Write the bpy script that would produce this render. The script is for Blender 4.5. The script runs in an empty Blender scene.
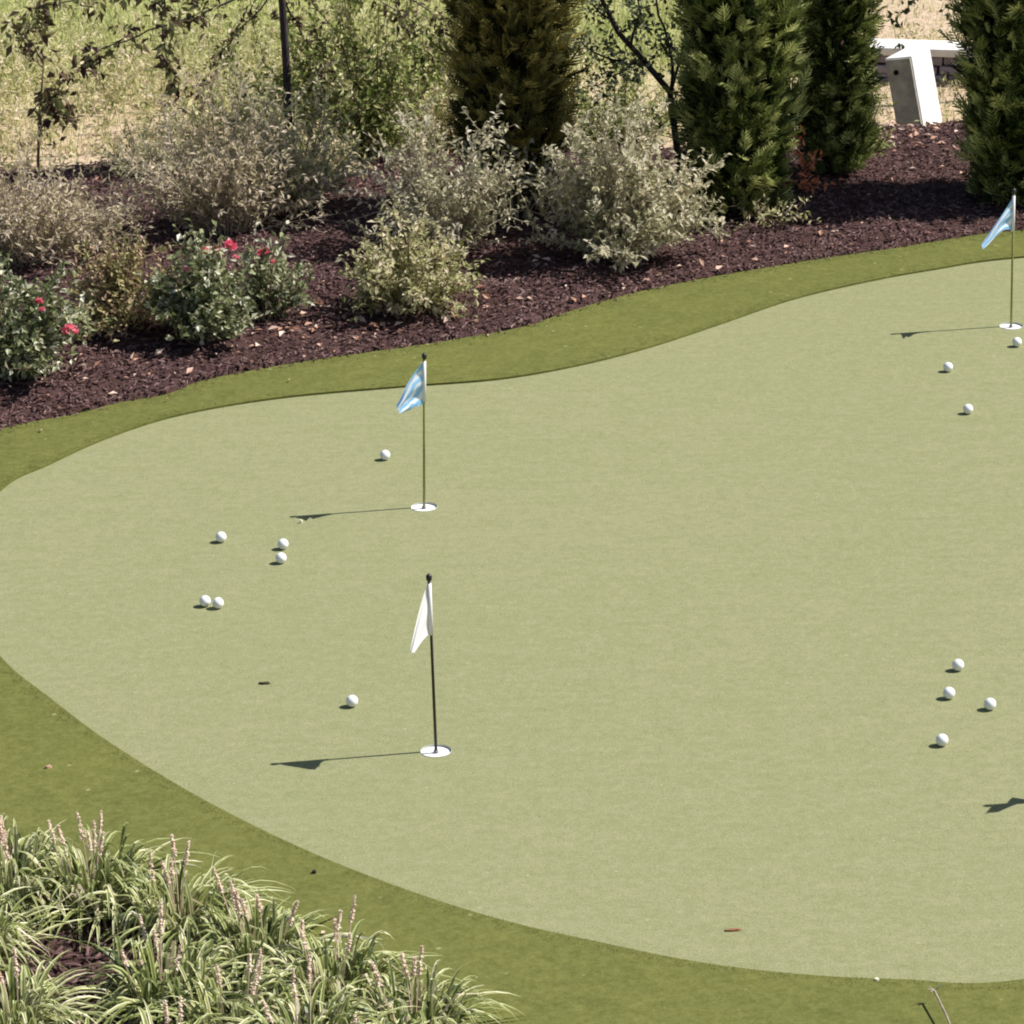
import bpy, math, random
from math import sin, cos, pi, radians, sqrt, atan2
from mathutils import Vector, Matrix, noise
from mathutils.geometry import tessellate_polygon
random.seed(7)
R = random.random
def U(a, b): return a + (b - a) * R()

scene = bpy.context.scene
col = scene.collection

# ------------------------------------------------------------------ camera
FPX = 3824.0
CAM = Vector((0, 0, 5.2))
cd = bpy.data.cameras.new('camera'); cam = bpy.data.objects.new('camera', cd); col.objects.link(cam)
cd.sensor_width = 36; cd.lens = FPX / 1024 * 36; cd.clip_end = 2000; cd.clip_start = .1
RM = Matrix.Rotation(radians(70), 3, 'X') @ Matrix.Rotation(radians(-1.5), 3, 'Z')
cam.matrix_world = Matrix.Translation(CAM) @ RM.to_4x4()
scene.camera = cam
def ray(px, py): return RM @ Vector(((px - 512) / FPX, (512 - py) / FPX, -1))
def gp(px, py, z=0.0):                       # pixel of the survey -> point on the ground
    d = ray(px, py); t = (z - CAM.z) / d.z; return CAM + d * t
def vp(px, py, Y):                           # survey pixel -> point at distance Y
    d = ray(px, py); return CAM + d * (Y / d.y)

# ------------------------------------------------------------------ light
S_top = Vector((0, 0, .63)); b = gp(436, 751); tip = gp(276, 764)
sd = (b + Vector((0, 0, .63)) - tip).normalized()
elev = math.asin(sd.z); az = atan2(sd.x, sd.y)
L = bpy.data.lights.new('sun', 'SUN'); L.energy = 4.9; L.angle = radians(.55); L.color = (1, .965, .9)
lo = bpy.data.objects.new('sun', L); col.objects.link(lo); lo.rotation_euler = sd.to_track_quat('Z', 'Y').to_euler(); lo.location = (0, 0, 30)
w = bpy.data.worlds.new('World'); scene.world = w; w.use_nodes = True
nt = w.node_tree; bg = nt.nodes['Background']; sk = nt.nodes.new('ShaderNodeTexSky')
sk.sky_type = 'NISHITA'; sk.sun_disc = False; sk.sun_elevation = elev; sk.sun_rotation = az
nt.links.new(sk.outputs[0], bg.inputs[0]); bg.inputs[1].default_value = .062
scene.view_settings.view_transform = 'Standard'; scene.view_settings.look = 'None'
scene.view_settings.exposure = .56; scene.view_settings.gamma = 1
scene.cycles.filter_width = 2.0

# ------------------------------------------------------------------ materials
class N:
    def __init__(s, name, rough=.9, spec=.15):
        s.m = bpy.data.materials.new(name); s.m.use_nodes = True; s.t = s.m.node_tree
        s.b = s.t.nodes['Principled BSDF']; s.b.inputs['Roughness'].default_value = rough
        s.b.inputs['Specular IOR Level'].default_value = spec
        s.out = s.t.nodes['Material Output']
    def new(s, k, **kw):
        n = s.t.nodes.new(k)
        for a, v in kw.items(): setattr(n, a, v)
        return n
    def link(s, a, b): s.t.links.new(a, b)
    def coord(s): return s.new('ShaderNodeTexCoord').outputs['Object']
    def noise(s, scale, detail=3, rough=.6, vec=None, dist=0):
        n = s.new('ShaderNodeTexNoise'); n.inputs['Scale'].default_value = scale; n.inputs['Detail'].default_value = detail
        n.inputs['Roughness'].default_value = rough; n.inputs['Distortion'].default_value = dist
        s.link(vec if vec is not None else s.coord(), n.inputs['Vector']); return n.outputs['Fac']
    def ramp(s, fac, stops):
        n = s.new('ShaderNodeValToRGB'); e = n.color_ramp.elements
        while len(e) < len(stops): e.new(.5)
        for q, (p, c) in zip(e, stops):
            q.position = p; q.color = (c[0], c[1], c[2], 1) if not isinstance(c, (int, float)) else (c, c, c, 1)
        s.link(fac, n.inputs[0]); return n.outputs[0]
    def mix(s, fac, a, b, mode='MIX'):
        n = s.new('ShaderNodeMix', data_type='RGBA', blend_type=mode)
        for i, v in ((0, fac), (6, a), (7, b)):
            if hasattr(v, 'links'): s.link(v, n.inputs[i])
            elif i == 0: n.inputs[0].default_value = v
            else: n.inputs[i].default_value = (*v, 1)
        return n.outputs[2]
    def base(s, c):
        if hasattr(c, 'links'): s.link(c, s.b.inputs['Base Color'])
        else: s.b.inputs['Base Color'].default_value = (*c, 1)
    def bump(s, h, strength, dist):
        n = s.new('ShaderNodeBump'); n.inputs['Strength'].default_value = strength; n.inputs['Distance'].default_value = dist
        s.link(h, n.inputs['Height']); s.link(n.outputs[0], s.b.inputs['Normal'])

def plain(name, c, rough=.6, spec=.3, var=.12, scale=40):
    n = N(name, rough, spec); f = n.noise(scale, 3)
    n.base(n.ramp(f, [(.3, [k * (1 - var) for k in c]), (.7, [min(1, k * (1 + var)) for k in c])])); return n.m

def leafmat(name, cols, trans=.35, rough=.6, spec=.25, patch=3.0):
    """leaf colours picked by a per-leaf tint, shifted by a slow clump noise"""
    n = N(name, rough, spec)
    a = n.new('ShaderNodeAttribute', attribute_name='tint')
    ad = n.new('ShaderNodeMath', operation='MULTIPLY_ADD')
    f = n.noise(patch, 2); n.link(f, ad.inputs[0]); ad.inputs[1].default_value = .7; 
    sb = n.new('ShaderNodeMath', operation='SUBTRACT'); n.link(a.outputs['Fac'], sb.inputs[0]); sb.inputs[1].default_value = .35
    n.link(sb.outputs[0], ad.inputs[2])
    k = len(cols) - 1
    c = n.ramp(ad.outputs[0], [(i / k, q) for i, q in enumerate(cols)])
    n.base(c)
    tr = n.new('ShaderNodeBsdfTranslucent'); n.link(c, tr.inputs[0])
    mx = n.new('ShaderNodeMixShader'); mx.inputs[0].default_value = trans
    n.link(n.b.outputs[0], mx.inputs[1]); n.link(tr.outputs[0], mx.inputs[2]); n.link(mx.outputs[0], n.out.inputs[0])
    return n.m

M = {}
# short artificial putting turf: fine grain, faint streaks and mottling
n = N('putting_turf', .95, .08)
v = n.coord()
g1 = n.noise(1.1, 5, .6, v); g2 = n.noise(9, 4, .7, v); g3 = n.noise(120, 3, .8, v)
mp = n.new('ShaderNodeMapping'); mp.inputs['Scale'].default_value = (1, 6, 1); mp.inputs['Rotation'].default_value = (0, 0, radians(62)); n.link(v, mp.inputs[0])
g4 = n.noise(3.5, 4, .6, mp.outputs[0])
g5 = n.noise(.45, 3, .5, v); g6 = n.noise(28, 4, .75, v)
c = n.ramp(g1, [(.36, (0.189, 0.216, 0.094)), (.64, (0.255, 0.241, 0.135))])
c = n.mix(.40, c, n.ramp(g5, [(.40, (0.183, 0.208, 0.089)), (.60, (0.273, 0.256, 0.150))]))
c = n.mix(.50, c, n.ramp(g2, [(.32, (0.161, 0.183, 0.076)), (.66, (0.301, 0.294, 0.172))]))
c = n.mix(.20, c, n.ramp(g4, [(.38, (0.158, 0.183, 0.076)), (.62, (0.319, 0.310, 0.183))]))
c = n.mix(.42, c, n.ramp(g6, [(.36, (0.146, 0.168, 0.067)), (.66, (0.326, 0.318, 0.192))]))
c = n.mix(.40, c, n.ramp(g3, [(.33, (0.133, 0.144, 0.051)), (.66, (0.351, 0.348, 0.205))]))
vo = n.new('ShaderNodeTexVoronoi'); vo.inputs['Scale'].default_value = 11; n.link(v, vo.inputs['Vector'])
c = n.mix(n.ramp(vo.outputs['Distance'], [(0.03, .7), (.085, 0.0)]), c, (0.332, 0.339, 0.218))
n.base(c); n.bump(g3, .5, .004); M['green'] = n.m
# longer collar turf
n = N('collar_turf', .9, .12)
v = n.coord()
g1 = n.noise(1.3, 5, .7, v); g2 = n.noise(11, 4, .7, v); g3 = n.noise(150, 3, .8, v)
c = n.ramp(g1, [(.36, (0.080, 0.095, 0.018)), (.64, (0.157, 0.157, 0.034))])
c = n.mix(.5, c, n.ramp(g2, [(.34, (0.066, 0.078, 0.016)), (.66, (0.173, 0.175, 0.047))]))
g4 = n.noise(38, 4, .75, v)
c = n.mix(.45, c, n.ramp(g4, [(.34, (0.055, 0.069, 0.016)), (.66, (0.196, 0.198, 0.068))]))
c = n.mix(.25, c, n.ramp(g3, [(.33, (0.055, 0.067, 0.014)), (.66, (0.191, 0.197, 0.057))]))
vo = n.new('ShaderNodeTexVoronoi'); vo.inputs['Scale'].default_value = 8; n.link(v, vo.inputs['Vector'])
c = n.mix(n.ramp(vo.outputs['Distance'], [(0.04, .6), (.09, 0.0)]), c, (0.328, 0.333, 0.162))
n.base(c); n.bump(g3, .35, .005); M['collar'] = n.m
M['collar_blade'] = leafmat('collar_blade', [(0.106, 0.117, 0.026), (0.140, 0.142, 0.037), (0.177, 0.174, 0.050), (0.233, 0.225, 0.078)], .5, patch=1.2)
# mulch
n = N('mulch', .95, .1)
v = n.coord()
g1 = n.noise(2.2, 4, .6, v); g2 = n.noise(40, 4, .8, v, .6)
c = n.ramp(g2, [(.3, (0.030, 0.015, 0.013)), (.52, (0.093, 0.051, 0.049)), (.75, (0.167, 0.101, 0.095))])
c = n.mix(n.ramp(g1, [(.45, 0.), (.7, .4)]), c, (0.073, 0.037, 0.024))
n.base(c); n.bump(g2, .9, .03); M['mulch'] = n.m
M['chip'] = leafmat('mulch_chip', [(0.038, 0.019, 0.017), (0.095, 0.052, 0.050), (0.137, 0.079, 0.076), (0.212, 0.138, 0.126)], 0, .9, .15, 2)
# ground behind
n = N('meadow_ground', .95, .1)
v = n.coord(); sp = n.new('ShaderNodeSeparateXYZ'); n.link(v, sp.inputs[0])
big = n.noise(.7, 5, .6, v); fine = n.noise(25, 4, .75, v)
sm = n.new('ShaderNodeMath', operation='MULTIPLY_ADD'); n.link(big, sm.inputs[0]); sm.inputs[1].default_value = 2.2; xr = n.new('ShaderNodeMapRange'); n.link(sp.outputs[0], xr.inputs[0]); xr.inputs[1].default_value = 1.6; xr.inputs[2].default_value = 2.4; xr.inputs[3].default_value = 0; xr.inputs[4].default_value = -2.6
ay = n.new('ShaderNodeMath', operation='ADD'); n.link(sp.outputs[1], ay.inputs[0]); n.link(xr.outputs[0], ay.inputs[1]); n.link(ay.outputs[0], sm.inputs[2])
mr = n.new('ShaderNodeMapRange'); n.link(sm.outputs[0], mr.inputs[0]); mr.inputs[1].default_value = 21.9; mr.inputs[2].default_value = 24.0
dirt = n.ramp(fine, [(.3, (.33, .245, .155)), (.7, (.66, .52, .39))])
gr = n.ramp(fine, [(.3, (.20, .23, .07)), (.7, (.46, .44, .20))])
n.base(n.mix(mr.outputs[0], dirt, gr)); n.bump(fine, .6, .03); M['meadow'] = n.m
M['meadow_blade'] = leafmat('meadow_blade', [(.24, .28, .09), (.40, .44, .16), (.54, .54, .25), (.72, .63, .44)], .5, patch=1.6)
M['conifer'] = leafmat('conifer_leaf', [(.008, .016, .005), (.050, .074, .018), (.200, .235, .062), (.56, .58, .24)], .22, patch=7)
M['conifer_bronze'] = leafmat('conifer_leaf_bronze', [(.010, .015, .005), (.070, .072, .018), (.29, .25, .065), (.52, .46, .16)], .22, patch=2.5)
M['silver'] = leafmat('silver_leaf', [(.16, .16, .08), (.46, .44, .27), (.70, .65, .46), (.86, .78, .64)], .48)
M['pale'] = leafmat('pale_leaf', [(.18, .20, .07), (.48, .47, .22), (.68, .64, .38), (.84, .72, .56)], .48)
M['dry'] = leafmat('dry_leaf', [(.24, .20, .11), (.52, .46, .28), (.72, .62, .44), (.86, .74, .60)], .48)
M['rose'] = leafmat('rose_leaf', [(.045, .065, .028), (.16, .19, .075), (.38, .40, .21), (.74, .72, .56)], .3, .4, .5)
M['roseold'] = leafmat('rose_leaf_olive', [(.08, .08, .028), (.30, .28, .11), (.52, .44, .23), (.66, .46, .34)], .35)
M['green_leaf'] = leafmat('green_leaf', [(.05, .08, .02), (.20, .26, .06), (.44, .47, .17), (.72, .68, .40)], .4)
M['brown_leaf'] = leafmat('brown_leaf', [(.045, .025, .022), (.14, .085, .060), (.18, .19, .06), (.44, .42, .20)], .2)
M['white_leaf'] = leafmat('variegated_leaf', [(.02, .035, .01), (.07, .10, .03), (.30, .33, .20), (.60, .60, .48)], .3)
M['dark_leaf'] = leafmat('dark_leaf', [(.008, .016, .006), (.02, .035, .012), (.04, .06, .02), (.08, .10, .03)], .15)
M['orange_leaf'] = leafmat('orange_leaf', [(.55, .14, .06), (.75, .24, .11), (.82, .36, .22), (.85, .55, .42)], .35)
M['litter'] = leafmat('litter_leaf', [(.30, .14, .09), (.52, .30, .21), (.68, .46, .36), (.76, .62, .52)], .2)
M['petal'] = leafmat('petal', [(.60, .06, .12), (.80, .16, .25), (.88, .30, .38), (.90, .52, .56)], .3)
M['stem'] = plain('woody_stem', (.15, .105, .075), .9, .1, .4, 30)
M['pale_stem'] = plain('pale_stem', (.34, .29, .23), .9, .1, .3, 30)
M['bark'] = plain('dark_bark', (.045, .034, .036), .75, .3, .5, 25)
M['cbark'] = plain('conifer_bark', (.09, .06, .045), .9, .1, .4, 25)
M['ball'] = plain('ball_white', (.80, .80, .80), .35, .5, .05, 60)
M['pole'] = plain('pole_olive', (.25, .25, .07), .5, .4, .2, 30)
M['poledark'] = plain('pole_black', (.020, .020, .016), .5, .4, .2, 30)
M['cap'] = plain('cap_black', (.010, .010, .011), .4, .5, .1)
M['cup'] = plain('cup_white', (.80, .80, .79), .5, .4, .04)
M['cupwall'] = plain('cup_wall', (.40, .41, .36), .6, .3, .1)
M['ferrule'] = plain('ferrule_metal', (.12, .12, .15), .4, .6, .1)
n = N('white_cloth', .8, .2); n.base((.84, .83, .84))
tr = n.new('ShaderNodeBsdfTranslucent'); tr.inputs[0].default_value = (.84, .83, .86, 1); mx = n.new('ShaderNodeMixShader'); mx.inputs[0].default_value = .15
n.link(n.b.outputs[0], mx.inputs[1]); n.link(tr.outputs[0], mx.inputs[2]); n.link(mx.outputs[0], n.out.inputs[0]); M['wcloth'] = n.m
n = N('blue_cloth', .8, .2)
tc = n.new('ShaderNodeTexCoord'); wv = n.new('ShaderNodeTexWave'); wv.inputs['Scale'].default_value = 1.1; wv.inputs['Distortion'].default_value = 6; wv.inputs['Detail Scale'].default_value = 2.2
mp = n.new('ShaderNodeMapping'); mp.inputs['Rotation'].default_value = (0, 0, radians(8)); n.link(tc.outputs['UV'], mp.inputs[0]); n.link(mp.outputs[0], wv.inputs['Vector'])
c = n.ramp(wv.outputs['Fac'], [(.3, (.30, .60, .92)), (.78, (.88, .93, .98))]); n.base(c)
tr = n.new('ShaderNodeBsdfTranslucent'); n.link(c, tr.inputs[0]); mx = n.new('ShaderNodeMixShader'); mx.inputs[0].default_value = .18
n.link(n.b.outputs[0], mx.inputs[1]); n.link(tr.outputs[0], mx.inputs[2]); n.link(mx.outputs[0], n.out.inputs[0]); M['bcloth'] = n.m
M['concrete_shade'] = plain('concrete_shaded', (.52, .51, .42), .9, .15, .25, 14)  # concrete of the box's shaded side, its shade put into the colour
M['concrete_white'] = plain('concrete_white', (.78, .75, .72), .85, .2, .22, 7)
M['hole'] = plain('hole_dark', (.01, .01, .01), .9, .1)
M['stone'] = plain('purple_stone', (.27, .225, .26), .9, .15, .45, 7)
M['bit'] = plain('debris_dark', (.07, .055, .035), .9, .1)
M['bitred'] = plain('debris_red', (.26, .13, .07), .9, .1)
M['bitpale'] = plain('debris_pale', (.72, .68, .50), .9, .1)
# lilyturf leaf: cream margins by the leaf's own width coordinate
n = N('lilyturf_leaf', .45, .4)
uv = n.new('ShaderNodeTexCoord').outputs['UV']; sp = n.new('ShaderNodeSeparateXYZ'); n.link(uv, sp.inputs[0])
at = n.new('ShaderNodeAttribute', attribute_name='tint')
mid = n.ramp(at.outputs['Fac'], [(0, (.035, .058, .012)), (.5, (.17, .21, .035)), (1, (.44, .44, .11))])
edge = n.ramp(at.outputs['Fac'], [(0, (.06, .09, .02)), (.45, (.46, .49, .20)), (1, (.92, .87, .68))])
e = n.ramp(sp.outputs[0], [(.20, 1.), (.32, 0.), (.68, 0.), (.80, 1.)])
c = n.mix(e, mid, edge); n.base(c)
tr = n.new('ShaderNodeBsdfTranslucent'); n.link(c, tr.inputs[0]); mx = n.new('ShaderNodeMixShader'); mx.inputs[0].default_value = .3
n.link(n.b.outputs[0], mx.inputs[1]); n.link(tr.outputs[0], mx.inputs[2]); n.link(mx.outputs[0], n.out.inputs[0]); M['lily'] = n.m
M['spike'] = leafmat('lilyturf_flower', [(0.640, 0.470, 0.370), (0.820, 0.658, 0.538), (0.890, 0.771, 0.647), (0.920, 0.837, 0.714)], .3)

# ------------------------------------------------------------------ mesh helpers
def rdir(): 
    z = U(-1, 1); a = U(0, 2 * pi); r_ = sqrt(1 - z * z); return Vector((r_ * cos(a), r_ * sin(a), z))
class MB:
    def __init__(s): s.v = []; s.f = []; s.t = []; s.uv = []
    def add(s, vs, fs, tint=.5, uvs=None):
        o = len(s.v); s.v += [tuple(p) for p in vs]; s.f += [tuple(i + o for i in f) for f in fs]
        s.t += [tint] * len(vs); s.uv += uvs if uvs else [(0, 0)] * len(vs)
    def leaf(s, p, d, nrm, ln, wd, tint):
        d = d.normalized(); sd_ = d.cross(nrm)
        if sd_.length < 1e-3: sd_ = d.orthogonal()
        sd_.normalize(); up = sd_.cross(d)
        a = p + d * ln * .45 + sd_ * wd * .5 + up * wd * .18
        c = p + d * ln * .45 - sd_ * wd * .5 + up * wd * .18
        t = p + d * ln - up * ln * .12
        s.add((p, a, t, c), ((0, 1, 2), (0, 2, 3)), tint)
    def tube(s, pts, rad, k=6, tint=.5, cap=True):
        pts = [Vector(p) for p in pts]
        if not hasattr(rad, '__len__'): rad = [rad] * len(pts)
        vs = []; fs = []
        ref = None
        for i, p in enumerate(pts):
            t = (pts[min(i + 1, len(pts) - 1)] - pts[max(i - 1, 0)]).normalized()
            if ref is None: ref = t.orthogonal().normalized()
            x = (ref - t * ref.dot(t)).normalized(); ref = x; y = t.cross(x)
            for j in range(k):
                a = 2 * pi * j / k; vs.append(p + (x * cos(a) + y * sin(a)) * rad[i])
        for i in range(len(pts) - 1):
            for j in range(k):
                fs.append((i * k + j, i * k + (j + 1) % k, (i + 1) * k + (j + 1) % k, (i + 1) * k + j))
        if cap: fs.append(tuple(range(k - 1, -1, -1))); fs.append(tuple((len(pts) - 1) * k + j for j in range(k)))
        s.add(vs, fs, tint)
    def lathe(s, c, prof, k=24, tint=.5):
        vs = []; fs = []
        for r_, z in prof:
            for j in range(k):
                a = 2 * pi * j / k; vs.append((c[0] + r_ * cos(a), c[1] + r_ * sin(a), c[2] + z))
        for i in range(len(prof) - 1):
            for j in range(k): fs.append((i * k + j, i * k + (j + 1) % k, (i + 1) * k + (j + 1) % k, (i + 1) * k + j))
        s.add(vs, fs, tint)
    def box(s, mn, mx_, mat=None, jit=0, tint=.5):
        vs = [Vector((x, y, z)) for z in (mn[2], mx_[2]) for y in (mn[1], mx_[1]) for x in (mn[0], mx_[0])]
        if jit: vs = [v_ + Vector((U(-jit, jit), U(-jit, jit), U(-jit, jit))) for v_ in vs]
        if mat: vs = [mat @ v_ for v_ in vs]
        s.add(vs, ((0, 2, 3, 1), (4, 5, 7, 6), (0, 1, 5, 4), (2, 6, 7, 3), (0, 4, 6, 2), (1, 3, 7, 5)), tint)
    def build(s, name, mat, parent=None, smooth=False, origin=None):
        me = bpy.data.meshes.new(name)
        vs = s.v
        if origin is not None: vs = [(p[0] - origin[0], p[1] - origin[1], p[2] - origin[2]) for p in vs]
        me.from_pydata(vs, [], s.f)
        a = me.attributes.new('tint', 'FLOAT', 'POINT'); a.data.foreach_set('value', s.t)
        ul = me.uv_layers.new(name='UVMap'); vi = [0] * len(me.loops); me.loops.foreach_get('vertex_index', vi)
        fl = []
        for i in vi: fl += s.uv[i]
        ul.data.foreach_set('uv', fl)
        if smooth: me.polygons.foreach_set('use_smooth', [True] * len(me.polygons))
        me.materials.append(mat); me.update()
        o = bpy.data.objects.new(name, me); col.objects.link(o)
        if origin is not None: o.location = origin
        if parent: o.parent = parent
        return o
def tag(o, label=None, cat=None, group=None, kind=None):
    if label: o['label'] = label
    if cat: o['category'] = cat
    if group: o['group'] = group
    if kind: o['kind'] = kind
    return o
def thing(name, loc, label, cat, group=None):
    o = bpy.data.objects.new(name, None); o.empty_display_size = .1; col.objects.link(o); o.location = loc
    return tag(o, label, cat, group)
def copy_tree(o, parent=None):
    c = o.copy(); col.objects.link(c)
    if parent: c.parent = parent
    for ch in list(o.children): copy_tree(ch, c)
    return c
def smooth_closed(pts, n=8):
    out = []; k = len(pts)
    for i in range(k):
        p0, p1, p2, p3 = pts[i - 1], pts[i], pts[(i + 1) % k], pts[(i + 2) % k]
        for j in range(n):
            t = j / n
            out.append(.5 * ((2 * p1) + (p2 - p0) * t + (2 * p0 - 5 * p1 + 4 * p2 - p3) * t * t + (3 * p1 - p0 - 3 * p2 + p3) * t ** 3))
    return out
def inside(x, y, poly):
    r = False; j = len(poly) - 1
    for i in range(len(poly)):
        a, b_ = poly[i], poly[j]
        if (a.y > y) != (b_.y > y) and x < (b_.x - a.x) * (y - a.y) / (b_.y - a.y) + a.x: r = not r
        j = i
    return r
def dist_poly(x, y, poly):
    m = 1e9; j = len(poly) - 1
    for i in range(len(poly)):
        ax, ay, bx, by = poly[j].x, poly[j].y, poly[i].x, poly[i].y
        dx, dy = bx - ax, by - ay; L2 = dx * dx + dy * dy
        t = 0 if L2 == 0 else max(0, min(1, ((x - ax) * dx + (y - ay) * dy) / L2))
        q = (x - ax - dx * t) ** 2 + (y - ay - dy * t) ** 2
        if q < m: m = q
        j = i
    return sqrt(m)

# ------------------------------------------------------------------ ground
GREEN_PX = [(0,492),(50,465),(110,438),(180,416),(280,399),(400,388),(500,380),(580,366),(650,348),(720,325),(790,301),(860,284),(930,271),(1024,258),
  (1250,245),(1500,290),(1650,450),(1560,720),(1300,930),(1024,982),(900,982),(800,977),(700,965),(600,945),(500,922),(400,890),(300,850),(200,800),(110,745),(50,700),(0,658),(-62,575)]
OUT_PX = [(0,429),(79,413),(117,403),(167,394),(205,380),(300,362),(419,345),(473,336),(526,326),(567,312),(633,293),(700,279),(800,262),(900,247),(975,235),(1024,230),
  (1250,212),(1550,240),(1800,420),(1850,720),(1500,1020),(1150,1150),(850,1170),(640,1110),(470,1035),(340,975),(200,915),(60,862),(-70,800),(-200,700),(-240,570),(-120,465)]
green = smooth_closed([gp(*p) for p in GREEN_PX], 8)
outer = smooth_closed([gp(*p, .010) for p in OUT_PX], 8)
outerc = outer[::3]; greenc = green[::3]
CUPS = [gp(436, 751), gp(424, 507), gp(1011, 326), gp(1150, 792)]
CR = .054
holes = [[Vector((c.x + CR * cos(2 * pi * j / 32), c.y + CR * sin(2 * pi * j / 32), 0)) for j in range(32)] for c in CUPS]
def flat(name, loops, mat, z):
    ls = [[Vector((p.x, p.y, z)) for p in l] for l in loops]
    tris = tessellate_polygon(ls); vs = [p for l in ls for p in l]
    m = MB(); fs = []
    for t in tris:
        a, b_, c_ = (vs[i] for i in t)
        fs.append(tuple(t) if (b_ - a).cross(c_ - a).z > 0 else tuple(reversed(t)))
    m.add(vs, fs); return m
m = flat('g', [green] + holes, None, 0)
o = m.build('putting_green', M['green']); tag(o, kind='structure')
CZ = .010
m = flat('c', [outer, green], None, CZ)
k = len(green)
m.add([(p.x, p.y, z) for p in green for z in (-.004, CZ)], [(2 * i, 2 * i + 1, 2 * ((i + 1) % k) + 1, 2 * ((i + 1) % k)) for i in range(k)])
k = len(outer)
m.add([(p.x, p.y, z) for p in outer for z in (-.06, CZ)], [(2 * i, 2 * ((i + 1) % k), 2 * ((i + 1) % k) + 1, 2 * i + 1) for i in range(k)])
o = m.build('collar_turf', M['collar']); tag(o, kind='structure')

# short pile blades of the collar, only where the photograph could see it
m = MB()
def blade(m, p, h, wd, lean, tint):
    a = U(0, 2 * pi); dx, dy = cos(a) * wd / 2, sin(a) * wd / 2; b2 = U(0, 2 * pi)
    m.add(((p[0] - dx, p[1] - dy, p[2]), (p[0] + dx, p[1] + dy, p[2]), (p[0] + cos(b2) * lean, p[1] + sin(b2) * lean, p[2] + h)), ((0, 1, 2),), tint)
x0, x1, y0, y1 = -3.0, 3.0, 9.2, 18.6
cell = .05
ny = int((y1 - y0) / cell); nx = int((x1 - x0) / cell)
for iy in range(ny):
    for ix in range(nx):
        x = x0 + ix * cell; y = y0 + iy * cell
        if abs(x) > .155 * y + .3: continue
        if not inside(x, y, outer) or inside(x, y, green): continue
        dg = dist_poly(x + .025, y + .025, greenc)
        if dg > .04 and dist_poly(x + .025, y + .025, outerc) > .075: continue
        for _ in range(34):
            px, py = x + R() * cell, y + R() * cell
            if dg < .12 and (inside(px, py, green) or dist_poly(px, py, green) < .004): continue
            blade(m, (px, py, CZ - .002), U(.004, .009), .003, .008, min(1, max(0, random.gauss(.5, .2))))
o = m.build('turf_blades', M['collar_blade']); tag(o, kind='stuff')

def bedheight(x, y):
    n1 = noise.noise(Vector((x * .9, y * .9, 0))); n2 = noise.noise(Vector((x * 4, y * 4, 3))); n3 = noise.noise(Vector((x * 14, y * 14, 5)))
    return .045 + .035 * n1 + .028 * n2 + .016 * n3
def bed_edge(x): return 19.5 + .25 * noise.noise(Vector((x * .8, 3, 0))) + .48 * max(0, min(1, (x - .8) / .6))
def bed(name, xr, yr, st, far):
    nx = int((xr[1] - xr[0]) / st); ny = int((yr[1] - yr[0]) / st); m = MB(); vs = []; fs = []
    for j in range(ny + 1):
        for i in range(nx + 1):
            x = xr[0] + i * st; y = yr[0] + j * st
            ins = inside(x, y, outer); d = dist_poly(x, y, outerc) if (ins or True) else 0
            if ins: z = -.055
            else:
                z = bedheight(x, y) * min(1, .35 + d / .5) 
                z += .05 * max(0, min(1, (d - .5)))
                if far: z -= .16 * max(0, min(1, (y - bed_edge(x)) / .3))
            be = min(x - xr[0], xr[1] - x, y - yr[0], (yr[1] - y) if not far else 9); z -= .3 * max(0, 1 - be / .6) ** 1.5 if not ins else 0
            vs.append((x, y, z))
    for j in range(ny):
        for i in range(nx):
            a = j * (nx + 1) + i
            if min(vs[a][2], vs[a + 1][2], vs[a + nx + 1][2], vs[a + nx + 2][2]) < -.054 and max(vs[a][2], vs[a + 1][2], vs[a + nx + 1][2], vs[a + nx + 2][2]) < -.05: continue
            fs.append((a, a + 1, a + nx + 2, a + nx + 1))
    m.add(vs, fs); o = m.build(name, M['mulch'], smooth=True); tag(o, kind='structure')
bed('mulch_bed', (-5, 5), (13.5, 20.9), .05, True)
bed('planting_bed', (-4.2, 1.6), (7.0, 12.2), .05, False)
m = MB(); m.add([(-400, -60, -.04), (400, -60, -.04), (400, 900, -.04), (-400, 900, -.04)], [(0, 1, 2, 3)])
o = m.build('ground', M['meadow']); tag(o, kind='structure')

# shredded bark and litter lying on the beds
m = MB()
def chip(x, y, z, ln, wd, tint):
    a = U(0, 2 * pi); t = U(-.5, .5); d = Vector((cos(a) * cos(t), sin(a) * cos(t), sin(t))); s_ = Vector((-sin(a), cos(a), U(-.5, .5))).normalized()
    p = Vector((x, y, z + U(0, .015))); u_ = d.cross(s_)
    m.add((p - d * ln / 2 - s_ * wd / 2, p - d * ln / 2 + s_ * wd / 2, p + d * ln / 2 + s_ * wd * .3, p + d * ln / 2 - s_ * wd * .3, p + u_ * .006), ((0, 1, 4), (1, 2, 4), (2, 3, 4), (3, 0, 4)), tint)
def zbed(x, y, far=True):
    d = dist_poly(x, y, outerc); z = bedheight(x, y) * min(1, .35 + d / .5) + .05 * max(0, min(1, d - .5))
    return z - (.16 * max(0, min(1, (y - bed_edge(x)) / .3)) if far else 0)
cnt = 0
while cnt < 30000:
    y = U(13.5, 20.5); x = U(-1, 1) * (.15 * y + .1)
    if y > bed_edge(x) + .15: continue
    if inside(x, y, outer):
        if R() < .5 and dist_poly(x, y, outerc) < .045 * R(): chip(x, y, CZ, U(.012, .03), U(.005, .010), R())
        continue
    chip(x, y, zbed(x, y), U(.012, .045), U(.005, .013), R()); cnt += 1
cnt = 0
while cnt < 5000:
    y = U(8.6, 11.8); x = U(-.15 * y - .2, .2)
    if inside(x, y, outer): continue
    chip(x, y, zbed(x, y, False), U(.02, .06), U(.005, .016), R()); cnt += 1
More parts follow.
